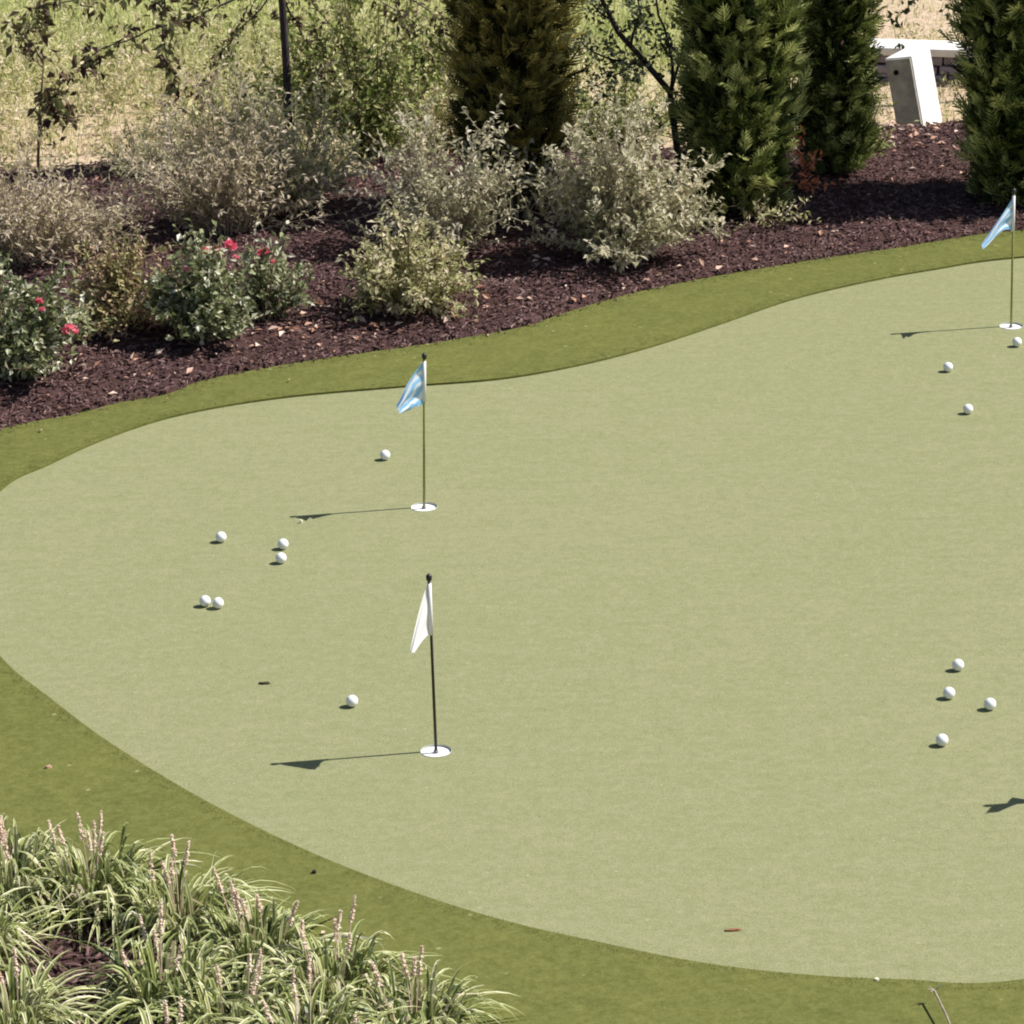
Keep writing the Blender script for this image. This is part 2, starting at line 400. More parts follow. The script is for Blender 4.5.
tag(m.build('bark_mulch', M['chip']), kind='stuff')
m = MB()
def litter(x, y, z, s_, tint):
    m.leaf(Vector((x, y, z + .012)), Vector((U(-1, 1), U(-1, 1), U(-.1, .4))), Vector((U(-.5, .5), U(-.5, .5), 1)), s_, s_ * .55, tint)
cnt = 0
while cnt < 420:
    y = U(14, 20.6); x = U(-1, 1) * (.15 * y)
    if inside(x, y, outer): continue
    if noise.noise(Vector((x * 1.3, y * 1.3, 9))) < -.05 and R() < .8: continue
    litter(x, y, zbed(x, y), U(.015, .035), R()); cnt += 1
for (px, py, r_, nn) in ((402, 316, .22, 90), (340, 335, .2, 40), (320, 190, .3, 60), (905, 150, .5, 240), (215, 345, .3, 45), (60, 385, .3, 40), (560, 290, .5, 40), (700, 262, .5, 40)):
    c = gp(px, py)
    for _ in range(nn):
        x = c.x + random.gauss(0, r_); y = c.y + random.gauss(0, r_ * .5)
        if not inside(x, y, outer): litter(x, y, zbed(x, y), U(.025, .06), R())
for _ in range(60):
    a = random.choice(outerc); x, y = a.x + U(-.2, .2), a.y + U(-.25, .25)
    if inside(x, y, outer) and not inside(x, y, green): litter(x, y, CZ - .004, U(.012, .028), R())
tag(m.build('fallen_leaves', M['litter']), kind='stuff')

# meadow grass
m = MB()
def gblade(p, h, wd, tint):
    a = U(0, 2 * pi); dx, dy = cos(a) * wd / 2, sin(a) * wd / 2; b2 = U(0, 2 * pi); l = h * U(.1, .6)
    p = Vector(p); q = p + Vector((cos(b2) * l * .35, sin(b2) * l * .35, h * .6)); t = p + Vector((cos(b2) * l, sin(b2) * l, h)); e = Vector((dx, dy, 0))
    m.add((p - e, p + e, q + e * .7, q - e * .7, t), ((0, 1, 2, 3), (3, 2, 4)), tint)
for _ in range(70000):
    y = 20.2 + 8 * R() ** 1.3; x = U(-1, 1) * (.15 * y + .3)
    dn = noise.noise(Vector((x * .8, y * .8, 2)))
    g = (y - 21.75) / .8 + dn * 1.4
    if x > 1.9:
        if R() < .6: continue
        h = U(.02, .05)
    elif g < 0:
        if R() < (.78 if x < -2.0 else .68): continue
        h = U(.03, .12)
    else: h = U(.02, .07) + .07 * max(0, noise.noise(Vector((x * 2.5, y * 2.5, 7))))
    gblade((x, y, -.04), h, U(.006, .013), max(0, min(1, R() * .5 + .3 - .25 * dn + (.25 if g < 0 else 0) + (.45 if x > 1.9 else 0))))
tag(m.build('meadow_grass', M['meadow_blade']), kind='stuff')

m = MB()
for _ in range(900):
    y = U(19.2, 22.6); x = -U(-.5, .155 * y + .2) if R() < .8 else U(.3, 3.2)
    if y < bed_edge(x) + .1 or (x < -2.0 and y < 21.4 and R() < .6): continue
    tn = U(.1, .9); hh = U(.04, .22) * (1 if x < .6 else .4)
    for k in range(26):
        p_ = Vector((x + random.gauss(0, .09), y + random.gauss(0, .07), -.03 + hh * R())); l_ = U(.02, .05)
        m.leaf(p_, rdir() + Vector((0, 0, .4)), rdir() + Vector((0, 0, 1)), l_, l_ * U(.2, .5), min(1, max(0, tn + random.gauss(0, .2))))
for _ in range(420):
    y = U(20.0, 23.2); x = -U(.0, .155 * y + .2)
    tn = random.gauss(.55, .2); hh = U(.12, .42); lx, ly = U(-.12, .12), U(-.08, .08); b0 = Vector((x, y, -.04)); tp = b0 + Vector((lx, ly, hh))
    m.tube([b0, tp], [.003, .0012], 3, .6, False)
    for k in range(22):
        f = U(.2, 1.05); l_ = U(.025, .065); m.leaf(b0.lerp(tp, f) + rdir() * .025, rdir() + Vector((0, 0, .5)), rdir() + Vector((0, 0, 1)), l_, l_ * U(.2, .5), min(1, max(0, tn + random.gauss(0, .2))))
tag(m.build('weed_cover', M['pale']), kind='stuff')

# ------------------------------------------------------------------ golf balls
me_ = MB(); k = 28
prof = []
def ballmesh():
    import bmesh
    bm = bmesh.new(); bmesh.ops.create_icosphere(bm, subdivisions=5, radius=.02135)
    # dimples on a Fibonacci lattice
    nd = 330; ds = []
    for i in range(nd):
        z = 1 - (2 * i + 1) / nd; r_ = sqrt(1 - z * z); a = i * 2.399963; ds.append(Vector((r_ * cos(a), r_ * sin(a), z)))
    from mathutils.kdtree import KDTree
    kd = KDTree(nd)
    for i, d in enumerate(ds): kd.insert(d, i)
    kd.balance()
    for v_ in bm.verts:
        nn = v_.co.normalized(); _, _, dd = kd.find(nn)
        v_.co -= nn * .0004 * max(0, 1 - (dd / .085) ** 2)
    me = bpy.data.meshes.new('golf_ball'); bm.to_mesh(me); bm.free()
    me.polygons.foreach_set('use_smooth', [True] * len(me.polygons)); me.materials.append(M['ball']); return me
BM = ballmesh()
BALLS = [(385,455,'white golf ball just left of the middle blue-striped flagstick'),
 (221,537,'lone white golf ball at the upper left of the left-hand group'),
 (283,544,'white golf ball, upper one of the near-touching vertical pair'),
 (281,558,'white golf ball, lower one of the near-touching vertical pair'),
 (205,601,'white golf ball, left one of the side-by-side pair at far left'),
 (218,603,'white golf ball, right one of the side-by-side pair at far left'),
 (352,701,'single white golf ball left of the white flag pin'),
 (948,367,'white golf ball, upper one of two below left of the far flag'),
 (968,409,'white golf ball nearest the viewer of those below the far flag'),
 (1017,342,'white golf ball beside the far cup at the right edge'),
 (958,665,'topmost white golf ball of the four on the right'),
 (949,693,'second white golf ball down of the four on the right'),
 (990,704,'rightmost white golf ball of the four on the right'),
 (942,740,'lowest white golf ball of the four on the right')]
for px, py, lb in BALLS:
    o = bpy.data.objects.new('golf_ball', BM); col.objects.link(o)
    p = gp(px, py, .0213); o.location = p; o.rotation_euler = (R() * 6, R() * 6, R() * 6)
    tag(o, lb, 'golf ball', 'golf balls scattered on the putting green')

# ------------------------------------------------------------------ cups and flagsticks
for c, lb in zip(CUPS, ('white cup in the green under the white flag', 'white cup in the green under the middle blue and white flag',
                        'white cup in the green under the far right blue and white flag', 'white cup under the flagstick beyond the right edge')):
    t = thing('hole_cup', (c.x, c.y, 0), lb, 'golf hole', 'cups of the putting green')
    m = MB(); m.lathe((0, 0, 0), [(.0525, -.006), (.030, -.0062), (.0065, -.0064)], 40); m.build('cup_floor', M['cup'], t)
    m = MB(); m.lathe((0, 0, 0), [(.0545, .0008), (.0532, .002), (.0525, .0008), (.0525, -.0065)], 40); m.build('cup_rim', M['cupwall'], t)
    m = MB(); m.lathe((0, 0, 0), [(.0065, -.007), (.0085, -.005), (.0085, .002), (.006, .004)], 16); m.build('ferrule', M['ferrule'], t)
def flagstick(c, kind, label, poleM, H=.635, lean=(0, 0)):
    t = thing('flagstick', (c.x, c.y, -.004), label, 'golf flag', 'flagsticks in the putting green')
    tx, ty = lean
    P = lambda z: Vector((tx * z, ty * z, z))
    m = MB(); m.tube([P(0), P(H * .5), P(H - .005)], [.0052, .0050, .0048], 10); m.build('pole', poleM, t, True)
    m = MB(); z0 = H - .012
    m.tube([P(z0), P(z0 + .004), P(z0 + .016), P(z0 + .022), P(z0 + .026)], [.006, .0095, .0105, .008, .003], 12); m.build('pole_cap', M['cap'], t, True)
    nu, nv = 18, 22; m = MB(); vs = []; uv = []
    for j in range(nv + 1):
        for i in range(nu + 1):
            u_ = i / nu; v_ = j / nv
            if kind == 'white':
                top = Vector((-.066 * v_ ** .8, .006 * sin(3 * v_), -.205 * v_ ** 1.05))
                bot = Vector((-.054 * v_ ** .9, .012 * v_, -.180 - .045 * v_ ** 1.6))
                q = top.lerp(bot, u_); q.y += .010 * v_ ** .6 * sin(u_ * 9 + 1.0) * (1 - .3 * v_)
            elif kind == 'blue':
                top = Vector((-.112 * v_, 0, -.150 * v_ ** 1.15 + .01 * sin(v_ * 5) * v_))
                bot = Vector((-.098 * v_, .02 * v_, -.172 - .030 * v_))
                q = top.lerp(bot, u_); q.y += .014 * v_ ** .7 * sin(u_ * 11 + 2 * v_)
            elif kind == 'blue2':
                top = Vector((-.150 * v_, 0, -.195 * v_ ** .85))
                bot = Vector((-.140 * v_, .02 * v_, -.160 - .065 * v_ + .05 * sin(pi * v_) * (1 - v_)))
                q = top.lerp(bot, u_); q.y += .014 * v_ ** .7 * sin(u_ * 10 + 1 + 2 * v_)
            else:
                top = Vector((-.125 * v_, -.035 * v_, -.10 * v_)); bot = Vector((-.09 * v_, .07 * v_, -.17 - .02 * v_))
                q = top.lerp(bot, u_); q.y += .02 * v_ ** .7 * sin(u_ * 7 + 1)
            if v_ == 0: q.y = 0
            q.y += q.x * (1.35 if kind == 'white' else .6)
            q = P(H - .022) + Vector((-.003, 0, 0)) + q; vs.append(q); uv.append((u_, v_))
    fs = [(j * (nu + 1) + i, j * (nu + 1) + i + 1, (j + 1) * (nu + 1) + i + 1, (j + 1) * (nu + 1) + i) for j in range(nv) for i in range(nu)]
    m.add(vs, fs, .5, uv); f = m.build('flag', M['wcloth'] if kind == 'white' else M['bcloth'], t, True)
    m = MB(); m.tube([P(H - .020), P(H - .11), P(H - (.205 if kind == 'white' else .185))], .0075, 12); m.build('flag_sleeve', M['wcloth'], f, True)
    return t
flagstick(CUPS[0], 'white', 'black flagstick with limp white flag, nearest one on the green', M['poledark'], lean=(-.006, 0))
flagstick(CUPS[1], 'blue', 'olive flagstick with light blue and white flag in the middle of the green', M['pole'], lean=(.034, 0))
flagstick(CUPS[2], 'blue2', 'far flagstick with blue and white flag at the right edge', M['pole'], lean=(0, 0))
flagstick(CUPS[3], 'other', 'flagstick beyond the right edge whose shadow tip falls on the green', M['pole'])

# ------------------------------------------------------------------ small bits on the turf
def bit(px, py, ln, wd, ang, mat, name, label, cat, z=0.0, h=.004):
    c = gp(px, py, z); m = MB(); k = 7; top = []; botm = []
    for j in range(k):
        a = 2 * pi * j / k; r1 = U(.75, 1.1); x = cos(a) * ln / 2 * r1; y = sin(a) * wd / 2 * r1
        X = x * cos(ang) - y * sin(ang); Y = x * sin(ang) + y * cos(ang)
        top.append((c.x + X * .85, c.y + Y * .85, z + h + U(0, .004))); botm.append((c.x + X, c.y + Y, z + .0006))
    m.add(botm + top, [(j, (j + 1) % k, k + (j + 1) % k, k + j) for j in range(k)] + [tuple(range(k, 2 * k))])
    tag(m.build(name, mat, origin=(c.x, c.y, z)), label, cat)
bit(265, 684, .055, .018, .05, M['bit'], 'dead_leaf', 'thin dark dead leaf on the green left of the single ball', 'leaf')
bit(733, 931, .06, .014, .1, M['bitred'], 'dead_leaf', 'small reddish dead leaf on the green near its lower edge', 'leaf')
bit(301, 523, .014, .012, .1, M['bitpale'], 'seed_husk', 'tiny pale husk on the green above the vertical ball pair', 'debris', h=.012)
bit(314, 873, .016, .02, .1, M['cap'], 'pebble', 'tiny black pebble on the dark turf collar above the lilyturf', 'debris', CZ, .006)
bit(877, 980, .018, .012, .3, M['bitpale'], 'petal_scrap', 'small white scrap on the near edge of the green', 'debris', CZ, .004)
bit(48, 768, .03, .015, .3, M['litter'], 'husk_scrap', 'pale scrap on the collar above the flowering lilyturf', 'debris', CZ, .006)
m = MB(); a = gp(934, 990, .05); c = gp(960, 1050, .02)
m.tube([a, a.lerp(c, .5) + Vector((0, 0, .01)), c], [.0035, .003, .0025], 6)
for k in range(4): m.tube([a, a + Vector((U(-.03, .03), U(-.02, .02), U(0, .03)))], [.003, .001], 5)
tag(m.build('dry_twig', M['pale_stem'], origin=tuple(c)), 'pale dry twig with a forked tip on the near collar', 'twig')

# ------------------------------------------------------------------ shrubs
def bez(a, b_, c_, n): return [a * (1 - t) ** 2 + b_ * 2 * t * (1 - t) + c_ * t * t for t in [i / n for i in range(n + 1)]]
def shrub(name, base, rx, ry, h, leafM, label, cat, stems=24, twigs=9, leaves=10, ls=(.025, .05), lw=.45, stemM='stem', low=.15, tw=(.08, .2), sr=.006,
          flowers=(), group=None, droop=0.0, spread=1.0, lean=(0, 0)):
    base = Vector(base); t = thing(name, base, label, cat, group); ms = MB(); ml = MB()
    for s_ in range(stems):
        a = 2 * pi * (s_ + U(-.4, .4)) / stems * 2.618; rr = sqrt(U(.05, 1)) ; zz = 1 - .72 * rr * rr
        zz *= U(.62, 1.03) if R() < .75 else U(.4, .7)
        lump = 1 + .22 * noise.noise(Vector((cos(a) * 1.7 + base.x, sin(a) * 1.7 + base.y, 1)))
        end = Vector((cos(a) * rr * rx * lump + lean[0], sin(a) * rr * ry * lump + lean[1], h * zz * lump))
        st = Vector((cos(a) * .05 * rx / .3, sin(a) * .05, -.02)); mid = Vector((end.x * .42 * spread, end.y * .42 * spread, end.z * .66))
        pts = bez(st, mid, end, 6); ms.tube(pts, [sr * (1 - .13 * i) for i in range(7)], 5)
        for k in range(twigs):
            f = low + (1 - low) * (k + R()) / twigs; i = min(5, int(f * 6)); p = pts[i].lerp(pts[i + 1], f * 6 - i)
            ax = (pts[i + 1] - pts[i]).normalized(); d = (rdir() + ax * .9 + Vector((0, 0, .35 - droop))).normalized()
            L_ = U(*tw); e = p + d * L_; ms.tube([p, e], [sr * .4, sr * .2], 3, cap=False)
            ct = min(1, max(0, random.gauss(.55, .2)))
            for q in range(leaves):
                g = (q + R()) / leaves; pp = p + d * L_ * g; ld = (d * .5 + rdir() + Vector((0, 0, -droop))).normalized()
                nn = (Vector((0, 0, 1)) + rdir() * .8)
                l_ = U(*ls); ml.leaf(pp, ld, nn, l_, l_ * lw, min(1, max(0, ct + random.gauss(0, .2))))
    ms.build('stems', M[stemM], t, True); ml.build('foliage', M[leafM], t)
    for (fx, fy, fz, fr) in flowers:
        m = MB()
        for k in range(34):
            d = rdir(); d.z = abs(d.z) * .8; d.normalize(); q = Vector((fx, fy, fz)) + d * fr * .35
            m.leaf(q, (d + rdir() * .4), d, fr * U(.7, 1), fr * .8, R())
        m.build('flower', M['petal'], t)
    return t
def sbase(px, py): 
    p = gp(px, py); p.z = max(-.02, zbed(p.x, p.y) - .01); return p
def px_m(p): return FPX / ((p - CAM).dot(RM @ Vector((0, 0, -1))))
def rel(base, px, py, dy=0):        # survey pixel to an offset from a plant's base
    return vp(px, py, base.y + dy) - base

# silver shrubs
p = sbase(622, 270); shrub('silver_shrub', p, .43, .36, .84, 'silver', 'broad silver-grey leafy shrub left of the largest conifer', 'shrub', 70, 14, 12, (.022, .046), .5, 'pale_stem', .03, group='silvery shrubs in the mulch bed')
p = sbase(445, 268); shrub('silver_shrub', p, .38, .32, .84, 'silver', 'silver-grey shrub with upright twigs left of the gap below the dark conifer', 'shrub', 40, 12, 9, (.022, .044), .5, 'pale_stem', .08, (.1, .24), group='silvery shrubs in the mulch bed')
p = sbase(515, 232); shrub('twiggy_shrub', p, .26, .2, .78, 'silver', 'thin open grey shrub in front of the dark brown-green conifer', 'shrub', 12, 8, 7, (.02, .045), .45, 'pale_stem', .35)
p = sbase(412, 318); shrub('rose_bush', p, .27, .24, .46, 'pale', 'flowerless pale green bush with bare reddish lower stems, above pink leaf litter', 'shrub', 36, 11, 10, (.022, .044), .55, 'stem', .15)
# dry beige shrubs
p = sbase(225, 250); shrub('dry_shrub', p, .50, .38, .76, 'dry', 'large dry beige shrub behind the red-flowering roses', 'shrub', 50, 12, 9, (.02, .048), .36, 'pale_stem', .04, (.12, .28), group='dry shrubs behind the roses')
p = sbase(292, 225); shrub('dry_shrub', p, .32, .32, .64, 'pale', 'dry shrub with yellowish leaves just right of the thin dark trunk', 'shrub', 34, 11, 9, (.022, .05), .4, 'pale_stem', .1, (.12, .28), group='dry shrubs behind the roses')
p = sbase(25, 285); shrub('dry_shrub', p, .40, .36, .62, 'dry', 'dry pinkish beige shrub at the left edge above the rose bush', 'shrub', 42, 11, 9, (.022, .05), .34, 'pale_stem', .1, (.12, .28), group='dry shrubs behind the roses')
p = sbase(105, 268); shrub('dry_shrub', p, .16, .15, .26, 'dry', 'small low twiggy dry plant beside the bare mulch patch', 'shrub', 12, 8, 6, (.02, .04), .36, 'pale_stem', .2)
# green loose shrubs behind
p = gp(372, 172); p.z = 0; shrub('green_shrub', p, .36, .34, 1.15, 'green_leaf', 'tall loose green shrub left of the dark bronze conifer', 'shrub', 30, 12, 9, (.025, .055), .5, 'stem', .15, (.1, .25))
p = gp(250, 150); p.z = 0; shrub('green_shrub', p, .34, .3, .62, 'green_leaf', 'loose yellow-green weed bush left of the thin dark trunk', 'shrub', 20, 10, 8, (.025, .05), .45, 'pale_stem', .2, (.1, .25))
p = gp(425, 128); p.z = 0; shrub('green_shrub', p, .30, .3, .75, 'green_leaf', 'loose green bush half hidden by the dark bronze conifer', 'shrub', 18, 10, 8, (.03, .055), .5, 'stem', .2, (.1, .25))
p = sbase(330, 205); shrub('dry_shrub', p, .2, .2, .3, 'pale', 'low pale bush on the mulch right of the big dry shrub', 'shrub', 14, 8, 7, (.02, .045), .45, 'pale_stem', .1)
p = gp(318, 150); p.z = 0; shrub('green_shrub', p, .22, .3, 1.0, 'green_leaf', 'narrow loose green shrub beside the thin dark trunk', 'shrub', 18, 10, 8, (.03, .055), .5, 'stem', .35, (.1, .25))
p = gp(620, 150); p.z = 0; shrub('green_shrub', p, .34, .3, .48, 'green_leaf', 'bright green low bush behind the broad silver shrub', 'shrub', 26, 10, 10, (.02, .045), .5, 'stem', .1)
p = gp(445, 150); p.z = 0; shrub('green_shrub', p, .3, .3, .5, 'pale', 'pale green bush behind the grey shrubs, left of the bronze conifer', 'shrub', 22, 10, 9, (.02, .045), .5, 'stem', .1)
p = gp(862, 168); p.z = 0; shrub('green_shrub', p, .14, .14, .42, 'green_leaf', 'small leafy green plant beside the grey concrete box', 'shrub', 12, 8, 8, (.02, .04), .4, 'stem', .1)
p = gp(160, 190); p.z = 0; shrub('dry_shrub', p, .34, .3, .42, 'pale', 'low straw-coloured bush at the far edge of the bare mulch patch', 'shrub', 20, 9, 7, (.02, .045), .4, 'pale_stem', .1)
# roses
p = sbase(22, 388)
shrub('rose_bush', p, .34, .30, .58, 'rose', 'large dark green rose bush with two red blooms at the left edge', 'rose bush', 32, 11, 11, (.025, .048), .6, 'stem', .12,
      flowers=[(*rel(p, 70, 331, -.18), .034), (*rel(p, 39, 302, -.2), .020), (*rel(p, 42, 310, -.2), .014)], group='roses along the bed edge')
p = sbase(125, 342)
shrub('rose_bush', p, .25, .22, .44, 'roseold', 'olive and reddish rose bush without open blooms, second from the left', 'rose bush', 26, 11, 10, (.02, .042), .55, 'stem', .15, group='roses along the bed edge')
p = sbase(203, 352)
shrub('rose_bush', p, .22, .21, .47, 'rose', 'dark green rose bush crowned with pink-red blooms', 'rose bush', 28, 11, 11, (.025, .048), .6, 'stem', .12,
      flowers=[(*rel(p, 205, 252, .03), .024), (*rel(p, 216, 250, .05), .020), (*rel(p, 229, 247, 0), .034), (*rel(p, 187, 270, -.08), .014), (*rel(p, 236, 258, -.1), .016)], group='roses along the bed edge')
p = sbase(268, 328)
shrub('rose_bush', p, .16, .16, .37, 'rose', 'small green rose bush with one pink bloom, rightmost of the roses', 'rose bush', 20, 10, 9, (.022, .042), .55, 'stem', .15,
      flowers=[(*rel(p, 264, 254, .02), .032), (*rel(p, 273, 262, -.05), .014)], group='roses along the bed edge')
p = sbase(1008, 212); shrub('green_seedling', p, .12, .08, .16, 'green_leaf', 'small yellow-green seedling at the foot of the right-hand conifer', 'plant', 8, 5, 5, (.025, .05), .4, 'stem', .2)
p = sbase(770, 238); shrub('green_seedling', p, .16, .08, .14, 'pale', 'low pale weed at the foot of the largest conifer', 'plant', 8, 5, 6, (.02, .045), .4, 'stem', .2)
# orange seedling
p = sbase(800, 208)
shrub('orange_seedling', p, .10, .09, .27, 'orange_leaf', 'small orange-leaved sprig at the foot of the conifers', 'plant', 6, 4, 5, (.03, .06), .4, 'stem', .3)

# ------------------------------------------------------------------ conifers
def conifer(base, r, H, label, mat='conifer', dens=1.0, taperlow=.6, vis=1.5):
    t = thing('columnar_conifer', base, label, 'conifer', 'columnar conifers along the bed'); 
    m = MB(); m.tube([(0, 0, -.03), (.01, 0, H * .3), (0, .01, H * .65), (0, 0, H * .93)], [.04, .03, .02, .006], 8); m.build('trunk', M['cbark'], t, True)
    m = MB(); ml = MB(); sx = U(0, 50)
    def rad(z, a):
        f = z / H; q = min(1, taperlow + (1 - taperlow) * f / .18) if f < .18 else (1 if f < .45 else max(.05, 1 - ((f - .45) / .55) ** 1.6))
        return r * q * (1 + .34 * noise.noise(Vector((cos(a) * 1.6, sin(a) * 1.6, z * 1.9 + sx))) + .26 * noise.noise(Vector((cos(a) * 4, sin(a) * 4, z * 6 + sx))))
    def spray(z, a, fr, sc, tint):
        rr = rad(z, a) * fr; o_ = Vector((cos(a), sin(a), 0)); p = o_ * rr + Vector((0, 0, z))
        d = (o_ * U(.25, .95) + Vector((0, 0, U(.45, 1.0))) + rdir() * .28).normalized()
        tn = (o_.cross(Vector((0, 0, 1))) * U(-1, 1) + o_ * U(-.6, .6) + rdir() * .4); s_ = (tn - d * tn.dot(d)).normalized(); nn = d.cross(s_)
        L_ = U(.07, .165) * sc; k = 6
        ml.leaf(p, d, nn, L_ * 1.05, .012, tint)
        for i in range(k):
            q = p + d * L_ * (.12 + .8 * i / k); l2 = L_ * (.52 - .36 * i / k)
            for sg in (-1, 1):
                e = (d * .85 + s_ * sg * .75 + nn * U(-.25, .25)).normalized()
                ml.leaf(q, e, nn, l2 * U(.8, 1.2), .0105 * sc, min(1, max(0, tint + U(-.14, .14))))
    zz = 0
    nlow = int(2900 * dens * r / .35 * vis / 1.5); nhi = int(900 * dens * r / .35 * max(0, H - vis) / 1.5)
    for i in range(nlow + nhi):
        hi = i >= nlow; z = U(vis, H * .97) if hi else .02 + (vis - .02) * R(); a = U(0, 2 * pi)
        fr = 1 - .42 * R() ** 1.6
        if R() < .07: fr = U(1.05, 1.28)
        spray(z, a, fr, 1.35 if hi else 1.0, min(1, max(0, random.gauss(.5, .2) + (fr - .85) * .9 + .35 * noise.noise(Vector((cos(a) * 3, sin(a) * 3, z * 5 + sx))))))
    for i in range(int(420 * H / 2.5)):        # interior sprays, the shade of the crown's core put into their dark tint
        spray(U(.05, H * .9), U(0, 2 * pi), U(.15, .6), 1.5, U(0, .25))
    for i in range(46):
        z = H * .9 * (i + R()) / 46; a = U(0, 2 * pi); o_ = Vector((cos(a), sin(a), 0)); q = rad(min(H, z + .25), a) * .8
        m.tube([Vector((0, 0, z)), o_ * q * .6 + Vector((0, 0, z + .08)), o_ * q + Vector((0, 0, z + .28))], [.010, .006, .002], 4, cap=False)
    m2 = MB()
    bo = MB(); bo.v, bo.f, bo.t, bo.uv = m.v[32:], [tuple(x - 32 for x in f) for f in m.f if min(f) >= 32], m.t[32:], m.uv[32:]
    bo.build('branches', M['cbark'], t)
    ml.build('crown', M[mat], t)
    return t
p = sbase(516, 220); conifer(p, .215, 2.0, 'dark conifer with bronze tints standing behind the grey shrubs', 'conifer_bronze', 1.5, .6)
p = sbase(738, 224); conifer(p, .225, 2.2, 'largest conifer, sunlit on its right, right of the broad silver shrub', 'conifer', 1.7, .72)
p = sbase(836, 190); conifer(p, .13, 2.1, 'slimmer conifer between the largest conifer and the concrete box', 'conifer', 1.6, .85)
p = sbase(1017, 205); conifer(p, .225, 2.1, 'dark conifer at the right edge behind the far flag', 'conifer', 1.6, .8)

# ------------------------------------------------------------------ broadleaf saplings
def limb_leaves(ml, pts, n, ls, lw, spread, droop=.3, clump=3, gaus=.2, rng=(0.2, 1)):
    for _ in range(n):
        f = U(*rng) * (len(pts) - 1); i = min(len(pts) - 2, int(f)); p = pts[i].lerp(pts[i + 1], f - i) + rdir() * spread * R(); ct = U(.1, .9)
        for k in range(clump):
            l_ = U(*ls); ml.leaf(p + rdir() * .03, (rdir() + Vector((0, 0, -droop))).normalized(), rdir() + Vector((0, 0, .6)), l_, l_ * lw, min(1, max(0, ct + random.gauss(0, gaus))))
def sapling(base, trunk, limbs, leafM, label, barkM='bark', tr=(.024, .014), leaf=None, name='young_tree', cat='tree'):
    t = thing(name, base, label, cat); m = MB(); ml = MB(); mb_ = MB()
    tp = [Vector(q) - base for q in trunk]; k = len(tp); m.tube(tp, [tr[0] + (tr[1] - tr[0]) * i / (k - 1) for i in range(k)], 10)
    m.build('trunk', M[barkM], t, True)
    for lm in limbs:
        mb_ = MB(); pts, r0, nlf = lm['p'], lm.get('r', .008), lm.get('n', 30)
        pts = [Vector(q) - base for q in pts]; sm_ = []
        for i in range(len(pts) - 1):
            for j in range(4): sm_.append(pts[i].lerp(pts[i + 1], j / 4) + rdir() * .008)
        sm_.append(pts[-1]); kk = len(sm_)
        mb_.tube(sm_, [r0 * (1 - .8 * i / (kk - 1)) for i in range(kk)], 6)
        for q in range(lm.get('tw', 6)):
            i = random.randrange(1, kk); e = sm_[i] + (rdir() + Vector((0, 0, lm.get('tz', -.5)))) * U(.05, .16)
            mb_.tube([sm_[i], e], [r0 * .3, .001], 4, cap=False)
            limb_leaves(ml, [sm_[i], e], max(1, nlf // 12), *lm['leaf'])
        limb_leaves(ml, sm_, nlf, *lm['leaf'], rng=lm.get('rng', (.15, 1)))
        mb_.build('branch', M[barkM], t, True)
    ml.build('crown', M[leafM], t)
    return t
LB = ((.035, .07), .45, .10, .6, 3)
# thin dark trunk at upper left with drooping bronze-leaved branches
b = gp(291, 172); b.z = -.03; Y = b.y
V = lambda x, y, dy=0: vp(x, y, Y + dy)
sapling(b, [b, V(289, 130), V(286, 60), V(282, 0), V(280, -120), V(276, -260), V(270, -420)],
  [dict(p=[V(281, -30), V(230, 3, -.1), V(150, 30, -.25), V(100, 50, -.3), V(62, 82, -.35)], r=.008, n=40, leaf=((.04, .08), .45, .08, .6, 3)),
   dict(p=[V(279, -110), V(220, -60, -.1), V(165, -15, -.2), V(163, 40, -.25), V(176, 96, -.25)], r=.007, n=44, leaf=((.045, .085), .45, .06, .8, 3), rng=(.4, 1)),
   dict(p=[V(279, -90), V(240, -40, .1), V(200, -12, .15), V(120, -5, .2), V(40, 5, .25), V(24, 40, .25)], r=.008, n=80, leaf=((.045, .085), .45, .12, .5, 3)),
   dict(p=[V(281, -20), V(255, 0, .1), V(250, 20, .1), V(268, 70, .1)], r=.005, n=14, leaf=((.03, .05), .45, .05, .6, 2)),
   dict(p=[V(280, -60), V(320, -20, -.1), V(380, 0, -.1), V(425, 35, -.2)], r=.007, n=30, leaf=((.035, .07), .45, .08, .5, 3)),
   dict(p=[V(281, -10), V(310, 0, .1), V(335, 30, .1), V(345, 80, .1)], r=.005, n=22, leaf=((.03, .05), .45, .07, .4, 3)),
   dict(p=[V(281, -5), V(300, 30, .2), V(322, 62, .25), V(330, 120, .25)], r=.006, n=40, leaf=((.03, .06), .45, .10, .3, 3)),
   dict(p=[V(280, -50), V(330, -30, .3), V(400, -8, .4), V(440, 20, .4), V(452, 60, .4)], r=.007, n=50, leaf=((.03, .06), .45, .10, .4, 3)),
   dict(p=[V(281, -15), V(240, 30, .2), V(215, 60, .25), V(205, 90, .25)], r=.005, n=24, leaf=((.03, .06), .45, .07, .4, 3)),
   dict(p=[V(272, -350), V(250, -450, -.2), V(240, -520, -.2)], r=.008, n=60, leaf=LB),
   dict(p=[V(272, -300), V(200, -360, .1), V(150, -380, .2)], r=.008, n=60, leaf=LB),
   dict(p=[V(272, -320), V(350, -380, .1), V(390, -400, .2)], r=.008, n=60, leaf=LB)],
  'brown_leaf', 'young tree with a thin dark trunk and drooping bronze-leaved branches')
